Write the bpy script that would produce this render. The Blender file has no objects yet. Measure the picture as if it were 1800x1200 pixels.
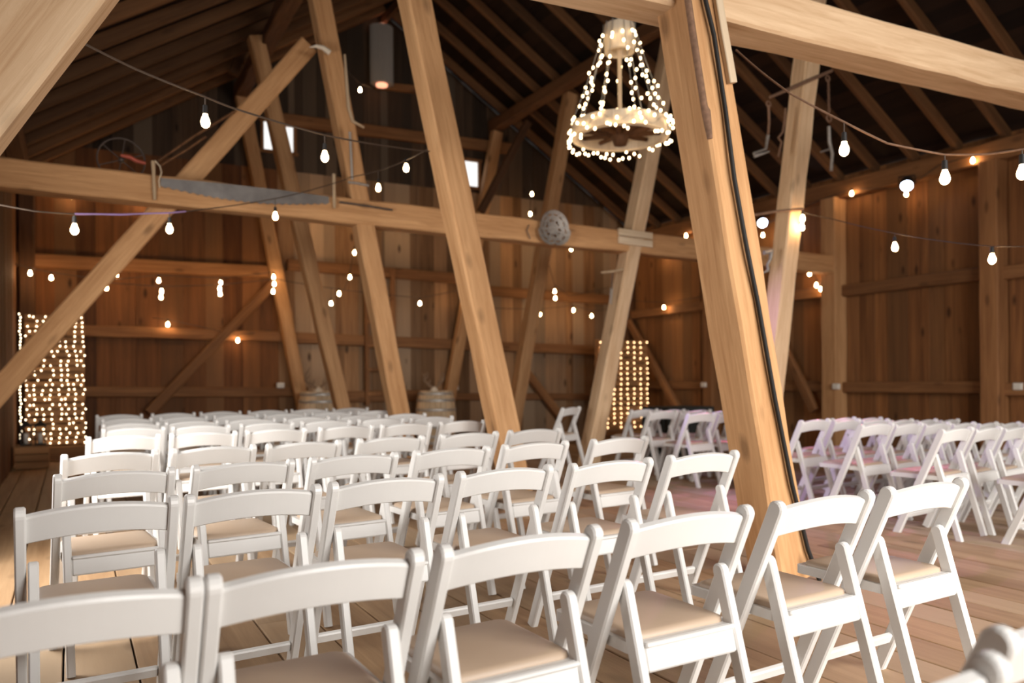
import bpy, math, random
import numpy as np
from mathutils import Vector, Matrix
random.seed(7)
S = bpy.context.scene
COL = S.collection
PI = math.pi

# ------------------------------------------------------------------ camera
CAMH, YAW, ROLL, FPX = 1.15, math.radians(29), 0.008, 1400.0
cam = bpy.data.cameras.new('camera')
camo = bpy.data.objects.new('camera', cam); COL.objects.link(camo)
cam.sensor_width = 36; cam.lens = 28.0; cam.shift_y = 60 / 1800
cam.clip_start = 0.05; cam.clip_end = 100
camo.matrix_world = (Matrix.Translation((0, 0, CAMH)) @ Matrix.Rotation(-YAW, 4, 'Z')
                     @ Matrix.Rotation(PI / 2, 4, 'X') @ Matrix.Rotation(-ROLL, 4, 'Z'))
cam.dof.use_dof = True; cam.dof.focus_distance = 2.9; cam.dof.aperture_fstop = 2.0
S.camera = camo

# ------------------------------------------------------------------ light and exposure
S.view_settings.view_transform = 'Standard'; S.view_settings.look = 'None'
S.view_settings.gamma = 1; S.view_settings.use_curve_mapping = False
S.view_settings.exposure = 0.0
S.cycles.use_denoising = True
S.cycles.max_bounces = 6; S.cycles.diffuse_bounces = 3
S.cycles.sample_clamp_indirect = 6.0
w = bpy.data.worlds.new('sky'); S.world = w; w.use_nodes = True
bg = w.node_tree.nodes['Background']; bg.inputs[0].default_value = (1.0, 0.97, 0.93, 1); bg.inputs[1].default_value = 1.6

def area(name, loc, aim, sx, sy, power, color, spread=180):
    l = bpy.data.lights.new(name, 'AREA'); l.shape = 'RECTANGLE'; l.size = sx; l.size_y = sy
    l.energy = power; l.color = color; l.spread = math.radians(spread)
    o = bpy.data.objects.new(name, l); COL.objects.link(o); o.location = loc
    o.rotation_euler = (Vector(aim) - Vector(loc)).to_track_quat('-Z', 'Y').to_euler()
    return o
# daylight through the open barn doors: the big one behind the camera and the side door on the left
area('daylight_front_door', (4.2, -9.0, 5.2), (4.2, 0.0, 2.6), 12.0, 8.0, 3750, (1.0, 0.97, 0.93))
area('daylight_side_door', (-1.05, 4.9, 1.5), (2.0, 6.2, 0.3), 1.6, 2.2, 130, (1.0, 0.98, 0.95))

def spot(name, loc, aim, power, color, angle, blend=0.6, r=0.05):
    l = bpy.data.lights.new(name, 'SPOT'); l.energy = power; l.color = color
    l.spot_size = math.radians(angle); l.spot_blend = blend; l.shadow_soft_size = r
    o = bpy.data.objects.new(name, l); COL.objects.link(o); o.location = loc
    o.rotation_euler = (Vector(aim) - Vector(loc)).to_track_quat('-Z', 'Y').to_euler()
    return o

# ------------------------------------------------------------------ sight lines: pixel of the photo + a plane of the barn -> point
_R = Vector((math.cos(YAW), -math.sin(YAW), 0)); _F = Vector((math.sin(YAW), math.cos(YAW), 0)); _U = Vector((0, 0, 1))
_C = Vector((0, 0, CAMH))
def ray(x, y):
    u = (x - 900) / FPX; v = (660 - y) / FPX
    u, v = u * math.cos(ROLL) + v * math.sin(ROLL), -u * math.sin(ROLL) + v * math.cos(ROLL)
    return _F + u * _R + v * _U
def at(x, y, X=None, Y=None, Z=None, d=None):
    k = ray(x, y)
    if d is not None: return _C + k * d
    i, val = (0, X) if X is not None else (1, Y) if Y is not None else (2, Z)
    return _C + k * ((val - _C[i]) / k[i])

# ------------------------------------------------------------------ materials
def nodes(name):
    m = bpy.data.materials.new(name); m.use_nodes = True
    n = m.node_tree.nodes; return m, n, m.node_tree.links, n['Principled BSDF']
def plain(name, col, rough=0.5, metal=0.0, var=0.0, scale=12, bump=0.0, spec=0.5):
    m, n, L, b = nodes(name)
    b.inputs['Roughness'].default_value = rough; b.inputs['Metallic'].default_value = metal
    b.inputs['Specular IOR Level'].default_value = spec
    tc = n.new('ShaderNodeTexCoord'); nz = n.new('ShaderNodeTexNoise')
    nz.inputs['Scale'].default_value = scale; nz.inputs['Detail'].default_value = 4
    L.new(tc.outputs['Object'], nz.inputs['Vector'])
    mx = n.new('ShaderNodeMix'); mx.data_type = 'RGBA'
    mx.inputs[6].default_value = tuple(c * (1 - var) for c in col) + (1,)
    mx.inputs[7].default_value = tuple(min(1, c * (1 + var)) for c in col) + (1,)
    L.new(nz.outputs['Fac'], mx.inputs[0]); L.new(mx.outputs[2], b.inputs['Base Color'])
    if bump:
        bp = n.new('ShaderNodeBump'); bp.inputs['Strength'].default_value = bump; bp.inputs['Distance'].default_value = 0.004
        L.new(nz.outputs['Fac'], bp.inputs['Height']); L.new(bp.outputs['Normal'], b.inputs['Normal'])
    return m
def glow(name, col, strength):
    m, n, L, b = nodes(name)
    b.inputs['Base Color'].default_value = col + (1,)
    b.inputs['Emission Color'].default_value = col + (1,); b.inputs['Emission Strength'].default_value = strength
    return m
def wood(name, light, dark, third=None, axis='Z', coord='Object', grain=14, stretch=0.05, knots=0.5, attr=False, rough=0.75, bump=0.35, var=0.35, spec=0.3):
    """timber: streaky grain along one axis, knots, per-piece or per-board colour differences"""
    m, n, L, b = nodes(name)
    b.inputs['Roughness'].default_value = rough; b.inputs['Specular IOR Level'].default_value = spec
    tc = n.new('ShaderNodeTexCoord')
    sep = n.new('ShaderNodeVectorMath'); sep.operation = 'ADD'
    L.new(tc.outputs['Object'], sep.inputs[0])
    if attr:
        at_ = n.new('ShaderNodeAttribute'); at_.attribute_name = 'rnd'; rnd = at_.outputs['Fac']
    else:
        oi = n.new('ShaderNodeObjectInfo'); rnd = oi.outputs['Random']
    mul = n.new('ShaderNodeMath'); mul.operation = 'MULTIPLY'; mul.inputs[1].default_value = 37.0
    L.new(rnd, mul.inputs[0]); L.new(mul.outputs[0], sep.inputs[1])
    def mapped(sc):
        mp = n.new('ShaderNodeMapping'); s = [sc, sc, sc]; s['XYZ'.index(axis)] = sc * stretch
        mp.inputs['Scale'].default_value = s; L.new(sep.outputs[0], mp.inputs['Vector']); return mp.outputs[0]
    g = n.new('ShaderNodeTexNoise'); g.inputs['Scale'].default_value = 1.0; g.inputs['Detail'].default_value = 6
    g.inputs['Roughness'].default_value = 0.65; g.inputs['Distortion'].default_value = 0.8
    L.new(mapped(grain), g.inputs['Vector'])
    big = n.new('ShaderNodeTexNoise'); big.inputs['Scale'].default_value = 1.0; big.inputs['Detail'].default_value = 3
    L.new(mapped(grain * 0.22), big.inputs['Vector'])
    ad = n.new('ShaderNodeMath'); ad.operation = 'MULTIPLY_ADD'; ad.inputs[1].default_value = 0.55
    L.new(g.outputs['Fac'], ad.inputs[0])
    h = n.new('ShaderNodeMath'); h.operation = 'MULTIPLY'; h.inputs[1].default_value = 0.45
    L.new(big.outputs['Fac'], h.inputs[0]); L.new(h.outputs[0], ad.inputs[2])
    rp = n.new('ShaderNodeValToRGB'); e = rp.color_ramp.elements
    e[0].position = 0.34; e[0].color = dark + (1,); e[1].position = 0.62; e[1].color = light + (1,)
    L.new(ad.outputs[0], rp.inputs[0]); col = rp.outputs[0]
    if third:                                     # weathered tone on part of the boards
        wn = n.new('ShaderNodeMath'); wn.operation = 'FRACT'
        m9 = n.new('ShaderNodeMath'); m9.operation = 'MULTIPLY'; m9.inputs[1].default_value = 7.31
        L.new(rnd, m9.inputs[0]); L.new(m9.outputs[0], wn.inputs[0])
        pw = n.new('ShaderNodeMath'); pw.operation = 'POWER'; pw.inputs[1].default_value = 2.2
        L.new(wn.outputs[0], pw.inputs[0])
        mx = n.new('ShaderNodeMix'); mx.data_type = 'RGBA'; mx.inputs[7].default_value = third + (1,)
        L.new(pw.outputs[0], mx.inputs[0]); L.new(col, mx.inputs[6]); col = mx.outputs[2]
    vr = n.new('ShaderNodeMapRange'); vr.inputs[3].default_value = 1 - var; vr.inputs[4].default_value = 1 + var * 0.6
    L.new(rnd, vr.inputs[0])
    hs = n.new('ShaderNodeHueSaturation'); L.new(vr.outputs[0], hs.inputs['Value']); L.new(col, hs.inputs['Color']); col = hs.outputs[0]
    if knots:
        vo = n.new('ShaderNodeTexVoronoi'); vo.inputs['Scale'].default_value = 1.0
        mp = n.new('ShaderNodeMapping'); s = [4.2, 4.2, 4.2]; s['XYZ'.index(axis)] = 1.7
        mp.inputs['Scale'].default_value = s; L.new(sep.outputs[0], mp.inputs['Vector'])
        wv = n.new('ShaderNodeVectorMath'); wv.operation = 'ADD'
        L.new(mp.outputs[0], wv.inputs[0]); 
        sc = n.new('ShaderNodeVectorMath'); sc.operation = 'SCALE'; sc.inputs['Scale'].default_value = 0.12
        L.new(g.outputs['Color'], sc.inputs[0]); L.new(sc.outputs[0], wv.inputs[1])
        L.new(wv.outputs[0], vo.inputs['Vector'])
        kr = n.new('ShaderNodeMapRange'); kr.inputs[1].default_value = 0.07; kr.inputs[2].default_value = 0.17
        kr.inputs[3].default_value = knots; kr.inputs[4].default_value = 0.0
        L.new(vo.outputs['Distance'], kr.inputs[0])
        km = n.new('ShaderNodeMix'); km.data_type = 'RGBA'; km.inputs[7].default_value = tuple(c * 0.35 for c in dark) + (1,)
        L.new(kr.outputs[0], km.inputs[0]); L.new(col, km.inputs[6]); col = km.outputs[2]
    L.new(col, b.inputs['Base Color'])
    bp = n.new('ShaderNodeBump'); bp.inputs['Strength'].default_value = bump; bp.inputs['Distance'].default_value = 0.006
    L.new(g.outputs['Fac'], bp.inputs['Height']); L.new(bp.outputs['Normal'], b.inputs['Normal'])
    return m

M = {}
M['timber'] = wood('timber', (0.62, 0.352, 0.165), (0.38, 0.185, 0.072), grain=30, knots=0.6, var=0.12, stretch=0.06)
M['timber_pale'] = wood('timber_pale', (0.76, 0.545, 0.345), (0.52, 0.32, 0.17), grain=30, knots=0.45, var=0.08, stretch=0.06)
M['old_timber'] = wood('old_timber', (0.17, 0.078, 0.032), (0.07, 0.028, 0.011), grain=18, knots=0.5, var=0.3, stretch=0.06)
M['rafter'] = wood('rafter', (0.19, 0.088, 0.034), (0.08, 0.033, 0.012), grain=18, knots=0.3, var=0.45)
M['girt'] = wood('girt', (0.34, 0.16, 0.062), (0.15, 0.060, 0.022), grain=18, knots=0.5, var=0.25)
M['board_old'] = wood('board_old', (0.34, 0.185, 0.085), (0.12, 0.055, 0.022), third=(0.40, 0.29, 0.19), attr=True, grain=12, knots=0.8, var=0.45)
M['board'] = wood('board', (0.215, 0.080, 0.023), (0.065, 0.022, 0.007), third=(0.17, 0.085, 0.035), attr=True, grain=12, knots=0.8, var=0.5)
M['board_grey'] = wood('board_grey', (0.105, 0.062, 0.034), (0.035, 0.018, 0.009), third=(0.12, 0.088, 0.06), attr=True, grain=12, knots=0.8, var=0.6)  # older grey boards, darkened further in place of the gable's shade
M['board_red'] = wood('board_red', (0.33, 0.142, 0.047), (0.115, 0.042, 0.014), third=(0.27, 0.14, 0.06), attr=True, grain=11, knots=0.8, var=0.42)
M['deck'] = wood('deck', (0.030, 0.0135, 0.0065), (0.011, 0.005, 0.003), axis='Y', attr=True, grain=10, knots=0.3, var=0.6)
M['floor'] = wood('floor', (0.47, 0.30, 0.165), (0.235, 0.125, 0.056), third=(0.46, 0.33, 0.21), axis='Y', attr=True, grain=13, knots=0.45, var=0.16, rough=0.55, bump=0.25, stretch=0.05)
M['resin'] = plain('white_resin', (0.73, 0.715, 0.69), rough=0.38, var=0.02, scale=20)
M['vinyl'] = plain('tan_vinyl', (0.50, 0.37, 0.265), rough=0.45, var=0.04, scale=9, bump=0.1)
M['screw'] = plain('steel_screw', (0.5, 0.48, 0.45), rough=0.3, metal=1.0)
M['iron'] = plain('dark_iron', (0.13, 0.10, 0.085), rough=0.6, metal=0.7, var=0.4, scale=30, bump=0.3)
M['rust'] = plain('rusty_iron', (0.23, 0.13, 0.08), rough=0.8, metal=0.3, var=0.5, scale=40, bump=0.5)
M['grey_iron'] = plain('grey_iron', (0.34, 0.31, 0.28), rough=0.55, metal=0.5, var=0.45, scale=35, bump=0.5)
M['saw'] = plain('saw_steel', (0.15, 0.135, 0.125), rough=0.4, metal=0.7, var=0.5, scale=9, bump=0.2)
M['galv'] = plain('galvanised_steel', (0.50, 0.47, 0.43), rough=0.45, metal=0.6, var=0.15, scale=12)
M['black'] = plain('black_plastic', (0.018, 0.016, 0.015), rough=0.6, spec=0.3)
M['cable'] = plain('dark_cable', (0.07, 0.045, 0.03), rough=0.7)
M['cable_violet'] = plain('violet_cable', (0.30, 0.20, 0.42), rough=0.6)
M['pale_wood'] = wood('pale_wood', (0.74, 0.60, 0.43), (0.56, 0.41, 0.26), grain=22, knots=0.2, var=0.1)
M['whitewash'] = wood('whitewash', (0.84, 0.75, 0.61), (0.64, 0.52, 0.38), grain=22, knots=0.15, var=0.05)
M['oak'] = wood('oak', (0.74, 0.56, 0.37), (0.56, 0.38, 0.21), attr=True, grain=16, knots=0.1, var=0.3)
M['pallet'] = wood('pallet', (0.46, 0.24, 0.10), (0.26, 0.12, 0.05), axis='X', grain=18, knots=0.4, var=0.3)
M['bone'] = plain('bone', (0.70, 0.60, 0.47), rough=0.6, var=0.15, scale=20)
M['antler'] = plain('antler', (0.26, 0.16, 0.09), rough=0.6, var=0.4, scale=25, bump=0.3)
M['box_white'] = plain('white_outlet', (0.75, 0.70, 0.62), rough=0.5)
M['lantern_shade'] = plain('corrugated_shade', (0.36, 0.34, 0.31), rough=0.5, var=0.05)
M['bulb'] = glow('bulb_glow', (1.0, 0.62, 0.30), 75.0)
M['bulb_near'] = glow('bulb_glow_near', (1.0, 0.66, 0.34), 30.0)
M['fairy'] = glow('fairy_glow', (1.0, 0.70, 0.38), 11.0)
M['fairy_left'] = glow('fairy_glow_pale', (1.0, 0.80, 0.54), 10)
M['fairy_right'] = glow('fairy_glow_amber', (1.0, 0.66, 0.34), 7.0)
M['led'] = glow('led_cold', (0.62, 0.72, 1.0), 40.0)
M['ember'] = glow('lamp_end_glow', (1.0, 0.42, 0.25), 1.6)
M['candle'] = plain('candle_wax', (0.82, 0.76, 0.66), rough=0.5)
M['velvet'] = plain('black_cloth', (0.02, 0.022, 0.02), rough=0.9)
m, n, L, b = nodes('bulb_glass'); b.inputs['Transmission Weight'].default_value = 1; b.inputs['Roughness'].default_value = 0.02
b.inputs['Base Color'].default_value = (1, 0.95, 0.88, 1); M['glass'] = m

# ------------------------------------------------------------------ mesh building
class MB:
    def __init__(s): s.v = []; s.f = []; s.r = []; s.sm = []
    def add(s, vs, fs, rnd=0.0, smooth=False):
        o = len(s.v); s.v += [tuple(p) for p in vs]
        for f in fs: s.f.append(tuple(i + o for i in f)); s.r.append(rnd); s.sm.append(smooth)
        return s
    def box(s, c, d, rot=None, rnd=0.0, bev=0.0):
        """box with chamfered edges; rot is a Matrix"""
        hx, hy, hz = d[0] / 2, d[1] / 2, d[2] / 2
        c = Vector(c)
        if bev <= 0:
            vs = [Vector((x, y, z)) for z in (-hz, hz) for x, y in ((-hx, -hy), (hx, -hy), (hx, hy), (-hx, hy))]
            fs = [(3, 2, 1, 0), (4, 5, 6, 7), (0, 1, 5, 4), (1, 2, 6, 5), (2, 3, 7, 6), (3, 0, 4, 7)]
        else:
            b = min(bev, hx * .9, hy * .9, hz * .9); vs = []
            for z, k in ((-hz, b), (-hz + b, 0), (hz - b, 0), (hz, b)):
                X, Y = hx - k, hy - k
                q = b if k == 0 else b * 0.6
                vs += [Vector(p) for p in ((-X + q, -Y, z), (X - q, -Y, z), (X, -Y + q, z), (X, Y - q, z), (X - q, Y, z), (-X + q, Y, z), (-X, Y - q, z), (-X, -Y + q, z))]
            fs = [tuple(range(7, -1, -1)), tuple(range(24, 32))]
            for k in range(3):
                for i in range(8): fs.append((k * 8 + i, k * 8 + (i + 1) % 8, (k + 1) * 8 + (i + 1) % 8, (k + 1) * 8 + i))
        if rot is not None: vs = [rot @ p for p in vs]
        return s.add([p + c for p in vs], fs, rnd)
    def tube(s, pts, r, n=8, cap=True, smooth=True, rnd=0.0, rx=None):
        pts = [Vector(p) for p in pts]; k = len(pts)
        rr = list(r) if hasattr(r, '__len__') else [r] * k
        vs = []; up = None
        for i, p in enumerate(pts):
            t = (pts[min(i + 1, k - 1)] - pts[max(i - 1, 0)]).normalized()
            if up is None: up = t.orthogonal().normalized()
            up = (up - t * up.dot(t))
            up = up.normalized() if up.length > 1e-6 else t.orthogonal().normalized()
            sd = t.cross(up)
            for j in range(n):
                a = 2 * PI * j / n
                vs.append(p + (up * math.cos(a) + sd * math.sin(a)) * rr[i])
        fs = [(i * n + j, i * n + (j + 1) % n, (i + 1) * n + (j + 1) % n, (i + 1) * n + j) for i in range(k - 1) for j in range(n)]
        s.add(vs, fs, rnd, smooth)
        if cap: s.add(vs[:n], [tuple(range(n - 1, -1, -1))], rnd); s.add(vs[-n:], [tuple(range(n))], rnd)
        return s
    def lathe(s, prof, c=(0, 0, 0), n=24, axis=None, smooth=True, rnd=0.0):
        """prof: (radius, z) list; axis: optional rotation Matrix"""
        c = Vector(c); vs = []
        for r, z in prof:
            for j in range(n):
                a = 2 * PI * j / n; p = Vector((r * math.cos(a), r * math.sin(a), z))
                vs.append((axis @ p if axis else p) + c)
        k = len(prof)
        fs = [(i * n + j, i * n + (j + 1) % n, (i + 1) * n + (j + 1) % n, (i + 1) * n + j) for i in range(k - 1) for j in range(n)]
        return s.add(vs, fs, rnd, smooth)
    def ball(s, c, r, n=8, m=6, sz=1.0, rnd=0.0):
        return s.lathe([(max(1e-4, r * math.sin(PI * i / m)), -r * sz * math.cos(PI * i / m)) for i in range(m + 1)], c, n, rnd=rnd)
    def prism(s, outline, thick, mat, rnd=0.0, smooth=False):
        """outline in local XY extruded along local Z by thick (centred), placed by mat"""
        k = len(outline)
        vs = [mat @ Vector((x, y, -thick / 2)) for x, y in outline] + [mat @ Vector((x, y, thick / 2)) for x, y in outline]
        fs = [tuple(range(k - 1, -1, -1)), tuple(range(k, 2 * k))] + [(i, (i + 1) % k, k + (i + 1) % k, k + i) for i in range(k)]
        return s.add(vs, fs, rnd, smooth)
    def build(s, name, mat, parent=None, loc=None, mw=None):
        me = bpy.data.meshes.new(name); me.from_pydata(s.v, [], s.f); me.update()
        at_ = me.attributes.new('rnd', 'FLOAT', 'FACE'); at_.data.foreach_set('value', np.array(s.r, dtype=np.float32))
        me.polygons.foreach_set('use_smooth', np.array(s.sm, dtype=bool))
        me.materials.append(M[mat] if isinstance(mat, str) else mat)
        o = bpy.data.objects.new(name, me); COL.objects.link(o)
        if parent: o.parent = parent
        if mw is not None: o.matrix_world = mw
        elif loc is not None: o.location = loc
        return o
def tag(o, label, cat, group=None):
    o['label'] = label; o['category'] = cat
    if group: o['group'] = group
    return o
def struct(o): o['kind'] = 'structure'; return o
def empty(name, loc, label, cat, group=None, rz=0, mw=None):
    o = bpy.data.objects.new(name, None); COL.objects.link(o); o.empty_display_size = 0.1
    if mw is not None: o.matrix_world = mw
    else: o.location = loc; o.rotation_euler = (0, 0, rz)
    return tag(o, label, cat, group)
def frame_along(p0, p1, side):
    """matrix at p0 whose Z runs to p1 and X lies towards side"""
    p0 = Vector(p0); z = (Vector(p1) - p0).normalized(); x = Vector(side); x = (x - z * x.dot(z)).normalized(); y = z.cross(x)
    mt = Matrix((x, y, z)).transposed().to_4x4(); mt.translation = p0; return mt
def timber(name, p0, p1, wx, wy, mat, side=(1, 0, 0), wob=0.004, cham=0.014, seg=None, parent=None):
    """squared log with chamfered, slightly wavering edges; local Z along its length"""
    mt = frame_along(p0, p1, side); Ln = (Vector(p1) - Vector(p0)).length
    seg = seg or max(4, int(Ln / 0.35)); mb = MB(); vs = []
    hx, hy, c = wx / 2, wy / 2, cham
    prof = [(-hx + c, -hy), (hx - c, -hy), (hx, -hy + c), (hx, hy - c), (hx - c, hy), (-hx + c, hy), (-hx, hy - c), (-hx, -hy + c)]
    rn = random.Random(hash((round(Ln, 3), name)) % 9999 if False else int(Ln * 1000))
    for i in range(seg + 1):
        jit = [(rn.uniform(-wob, wob), rn.uniform(-wob, wob)) for _ in range(4)]
        for k, (x, y) in enumerate(prof):
            q = jit[((k + 1) // 2) % 4]; vs.append((x + q[0], y + q[1], Ln * i / seg))
    fs = [(i * 8 + j, i * 8 + (j + 1) % 8, (i + 1) * 8 + (j + 1) % 8, (i + 1) * 8 + j) for i in range(seg) for j in range(8)]
    fs += [tuple(range(7, -1, -1)), tuple(range(seg * 8, seg * 8 + 8))]
    mb.add(vs, fs)
    return mb.build(name, mat, parent, mw=mt)

# ================================================================== THE BARN SHELL
WR, WL, YB, YF = 10.4, -0.66, 13.55, -2.3      # right, left, back and front walls
RIDGE = (WR + WL) / 2; ZP = 4.0; SLOPE = 0.63
def roofz(x): return ZP + SLOPE * (WR - RIDGE) - SLOPE * abs(x - RIDGE)
BENT = [3.2, 5.8, 8.3, 10.97]
def zfloor(x): return -0.04 * max(0.0, x - 5.0)

# floor of wide planks running into the depth; it dips a little towards the right wall
mb = MB(); x = WL - 0.1
rn = random.Random(3)
while x < WR + 0.1:
    wd = rn.uniform(0.2, 0.3); y = YF - 1.6
    while y < YB + 0.1:
        ln = rn.uniform(2.6, 4.6); y1 = min(y + ln, YB + 0.1)
        h = rn.uniform(-0.003, 0.0); a, b_ = x + 0.004, x + wd - 0.004
        za, zb = zfloor(a), zfloor(b_)
        c = 0.003
        mb.add([(a, y + .002, za + h - c), (a + c, y + .002, za + h), (b_ - c, y + .002, zb + h), (b_, y + .002, zb + h - c),
                (a, y1 - .002, za + h - c), (a + c, y1 - .002, za + h), (b_ - c, y1 - .002, zb + h), (b_, y1 - .002, zb + h - c),
                (a, y + .002, za - .03), (b_, y + .002, zb - .03), (a, y1 - .002, za - .03), (b_, y1 - .002, zb - .03)],
               [(0, 1, 5, 4), (1, 2, 6, 5), (2, 3, 7, 6), (0, 4, 10, 8), (3, 9, 11, 7), (8, 9, 3, 2, 1, 0), (4, 5, 6, 7, 11, 10)], rn.random())
        y = y1
    x += wd
fl = struct(mb.build('floor', 'floor'))
mb = MB(); mb.box((4.9, 5.6, -0.36), (13, 19.5, 0.1)); struct(mb.build('floor_subfloor', 'deck'))

def board_wall(name, along, fixed, a0, a1, ztop, mat, holes=(), slits=(), seed=1, th=0.024, wmin=0.16, wmax=0.3, z0=-0.3):
    """wall of vertical boards; along 'X' or 'Y'; ztop(a) gives its upper edge; holes (a0,a1,z0,z1) are real openings"""
    rn = random.Random(seed); cuts = [a0]
    while cuts[-1] < a1 - 0.12: cuts.append(min(a1, cuts[-1] + rn.uniform(wmin, wmax)))
    cuts[-1] = a1
    for h in holes: cuts = [c for c in cuts if all(abs(c - e) > 0.06 for e in h[:2])] + [h[0], h[1]]
    cuts = sorted(set(cuts + [RIDGE] if along == 'X' and a0 < RIDGE < a1 else cuts)); mb = MB()
    for i in range(len(cuts) - 1):
        p, q = cuts[i], cuts[i + 1]; off = rn.uniform(-0.006, 0.006); rv = rn.random()
        q2 = q
        for s_ in slits:
            if p < s_[0] < q: q2 = q - s_[1]
        segs = [(z0, None)]
        for h in holes:
            if p >= h[0] - 1e-4 and q <= h[1] + 1e-4: segs = [(z0, h[2]), (h[3], None)]
        for s0, s1 in segs:
            tp, tq = (ztop(p), ztop(q)) if s1 is None else (s1, s1)
            if s1 is not None and s1 - s0 < 0.02: continue
            b0, b1 = fixed + off - th / 2, fixed + off + th / 2; c = 0.004
            def P(a, b, z): return (a, b, z) if along == 'X' else (b, a, z)
            prof = [(p, b0 + c), (p + c, b0), (q2 - c, b0), (q2, b0 + c), (q2, b1), (p, b1)]
            top = [tp, tp, tq, tq, tq, tp]
            mb.add([P(a, b, s0) for a, b in prof] + [P(a, b, t) for (a, b), t in zip(prof, top)],
                   [(5, 4, 3, 2, 1, 0), (6, 7, 8, 9, 10, 11)] + [(k, (k + 1) % 6, 6 + (k + 1) % 6, 6 + k) for k in range(6)], rv)
    return struct(mb.build(name, mat))
WIN = []
a_, b_ = at(460, 210, Y=YB), at(518, 272, Y=YB); WIN.append((a_.x, b_.x, b_.z, a_.z))
a_, b_ = at(800, 278, Y=YB), at(842, 332, Y=YB); WIN.append((a_.x, b_.x, b_.z, a_.z))
ZG = 4.62
board_wall('wall_back', 'X', YB, WL - .06, 3.05, lambda a: min(ZG, roofz(a) + 0.19), 'board', seed=4, wmin=.24, wmax=.36)
board_wall('wall_back_right', 'X', YB, 3.05, WR + .06, lambda a: min(ZG, roofz(a) + 0.19), 'board_old', seed=6)
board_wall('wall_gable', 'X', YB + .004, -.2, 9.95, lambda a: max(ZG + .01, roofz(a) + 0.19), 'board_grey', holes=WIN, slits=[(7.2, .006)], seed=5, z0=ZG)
board_wall('wall_right', 'Y', WR + 0.02, YF, YB, lambda a: ZP + 0.18, 'board_red', seed=9, wmin=0.2, wmax=0.34)
board_wall('wall_left', 'Y', WL - 0.02, YF, YB, lambda a: ZP + 0.18, 'board', holes=[(4.0, 5.8, -0.3, 2.7)], seed=12)
board_wall('wall_front', 'X', YF, WL, WR, lambda a: roofz(a) + 0.19, 'board', holes=[(1.2, 7.0, -0.3, 3.9)], seed=15)

# roof decks: sheathing boards along the barn, seen between the rafters
rn = random.Random(21)
for sgn in (-1, 1):
    mb = MB()
    L_ = (WR - RIDGE) + 0.5
    t = 0.0
    while t < L_:
        wd = rn.uniform(0.14, 0.24); t1 = min(t + wd, L_); h = rn.uniform(0, 0.012); rv = rn.random()
        xa, xb = RIDGE + sgn * t, RIDGE + sgn * (t1 - 0.004)
        za, zb = roofz(RIDGE) - SLOPE * t + 0.2 + h, roofz(RIDGE) - SLOPE * (t1 - .004) + 0.2 + h
        ys = [YF - 0.3, YB + 0.3]
        vs = [(xa, ys[0], za), (xb, ys[0], zb), (xb, ys[1], zb), (xa, ys[1], za)]
        vs += [(p[0], p[1], p[2] + 0.03) for p in vs]
        mb.add(vs, [(0, 1, 2, 3), (7, 6, 5, 4), (0, 4, 5, 1), (1, 5, 6, 2), (2, 6, 7, 3), (3, 7, 4, 0)], rv)
        t = t1
    mb.box((RIDGE + sgn * 3.0, (YF + YB) / 2, roofz(RIDGE + 3.0) + 0.27), (7.4, YB - YF + .8, 0.02), Matrix.Rotation(sgn * math.atan(SLOPE), 3, 'Y'))  # solid sheet added above the boards to block light
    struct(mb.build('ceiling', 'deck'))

# windows in the gable: frame and pane
mw_, n_, l_, pb = nodes('window_pane'); pb.inputs['Transmission Weight'].default_value = 1; pb.inputs['Roughness'].default_value = 0.25
pb.inputs['IOR'].default_value = 1.05; M['pane'] = mw_
for i, (x0, x1, z0, z1) in enumerate(WIN):
    mb = MB(); xm, zm = (x0 + x1) / 2, (z0 + z1) / 2; t = 0.05
    for z in (z0, z1): mb.box((xm, YB - 0.02, z), (x1 - x0 + 2 * t, 0.07, t), bev=.005)
    for x in (x0, x1): mb.box((x, YB - 0.02, zm), (t, 0.07, z1 - z0), bev=.005)
    f = struct(mb.build('window_%d' % (i + 1), 'girt'))
    p = MB().box((xm, YB + 0.01, zm), (x1 - x0, 0.006, z1 - z0)).build('pane', 'pane', f)

# wall girts, plates and wall posts
TR = [0]
def trim(p0, p1, wx, wy, mat='girt', side=(0, 0, 1), wob=0.004):
    TR[0] += 1; return struct(timber('trim_%d' % TR[0], p0, p1, wx, wy, mat, side, wob))
yb = YB - 0.075
def girt(x0, y0, x1, y1, h=0.17):
    a, b = at(x0, y0, Y=yb), at(x1, y1, Y=yb); trim(a, b, h, 0.12)
girt(22, 456, 480, 478, .2); girt(505, 465, 812, 490, .19); girt(818, 508, 1072, 527, .19)
girt(30, 578, 497, 592); girt(505, 593, 1050, 616, .19)
girt(28, 688, 540, 689, .16); girt(600, 697, 800, 694, .2); girt(800, 697, 1040, 697, .13)
girt(480, 208, 900, 262, .2); girt(660, 150, 760, 160, .12)
for X, Z in ((-0.55, 1.6),): trim((WL + .12, yb, -.1), (WL + .12, yb, ZP), .2, .2, 'old_timber', side=(1, 0, 0))
trim((WR - .12, yb, -.25), (WR - .12, yb, ZP), .2, .2, 'old_timber', side=(1, 0, 0))
for px_ in (645,): pass
a, b = at(1140, 0, X=WR - .1), 0
trim((WR - .09, YF + .1, ZP - .06), (WR - .09, YB - .1, ZP - .06), .26, .2, 'girt', side=(0, 0, 1), wob=.008)       # right eave plate
trim((WL + .1, YF + .1, ZP - .06), (WL + .1, YB - .1, ZP - .06), .26, .2, 'old_timber', side=(0, 0, 1))
xr = WR - 0.07
for (y0, y1) in ((0.2, 5.78), (5.98, 8.2), (8.42, 10.85), (11.1, 13.4)):
    trim((xr, y0, 2.42), (xr, y1, 2.40), .17, .12); trim((xr, y0, 0.95), (xr, y1, 0.93), .16, .12)
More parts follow.
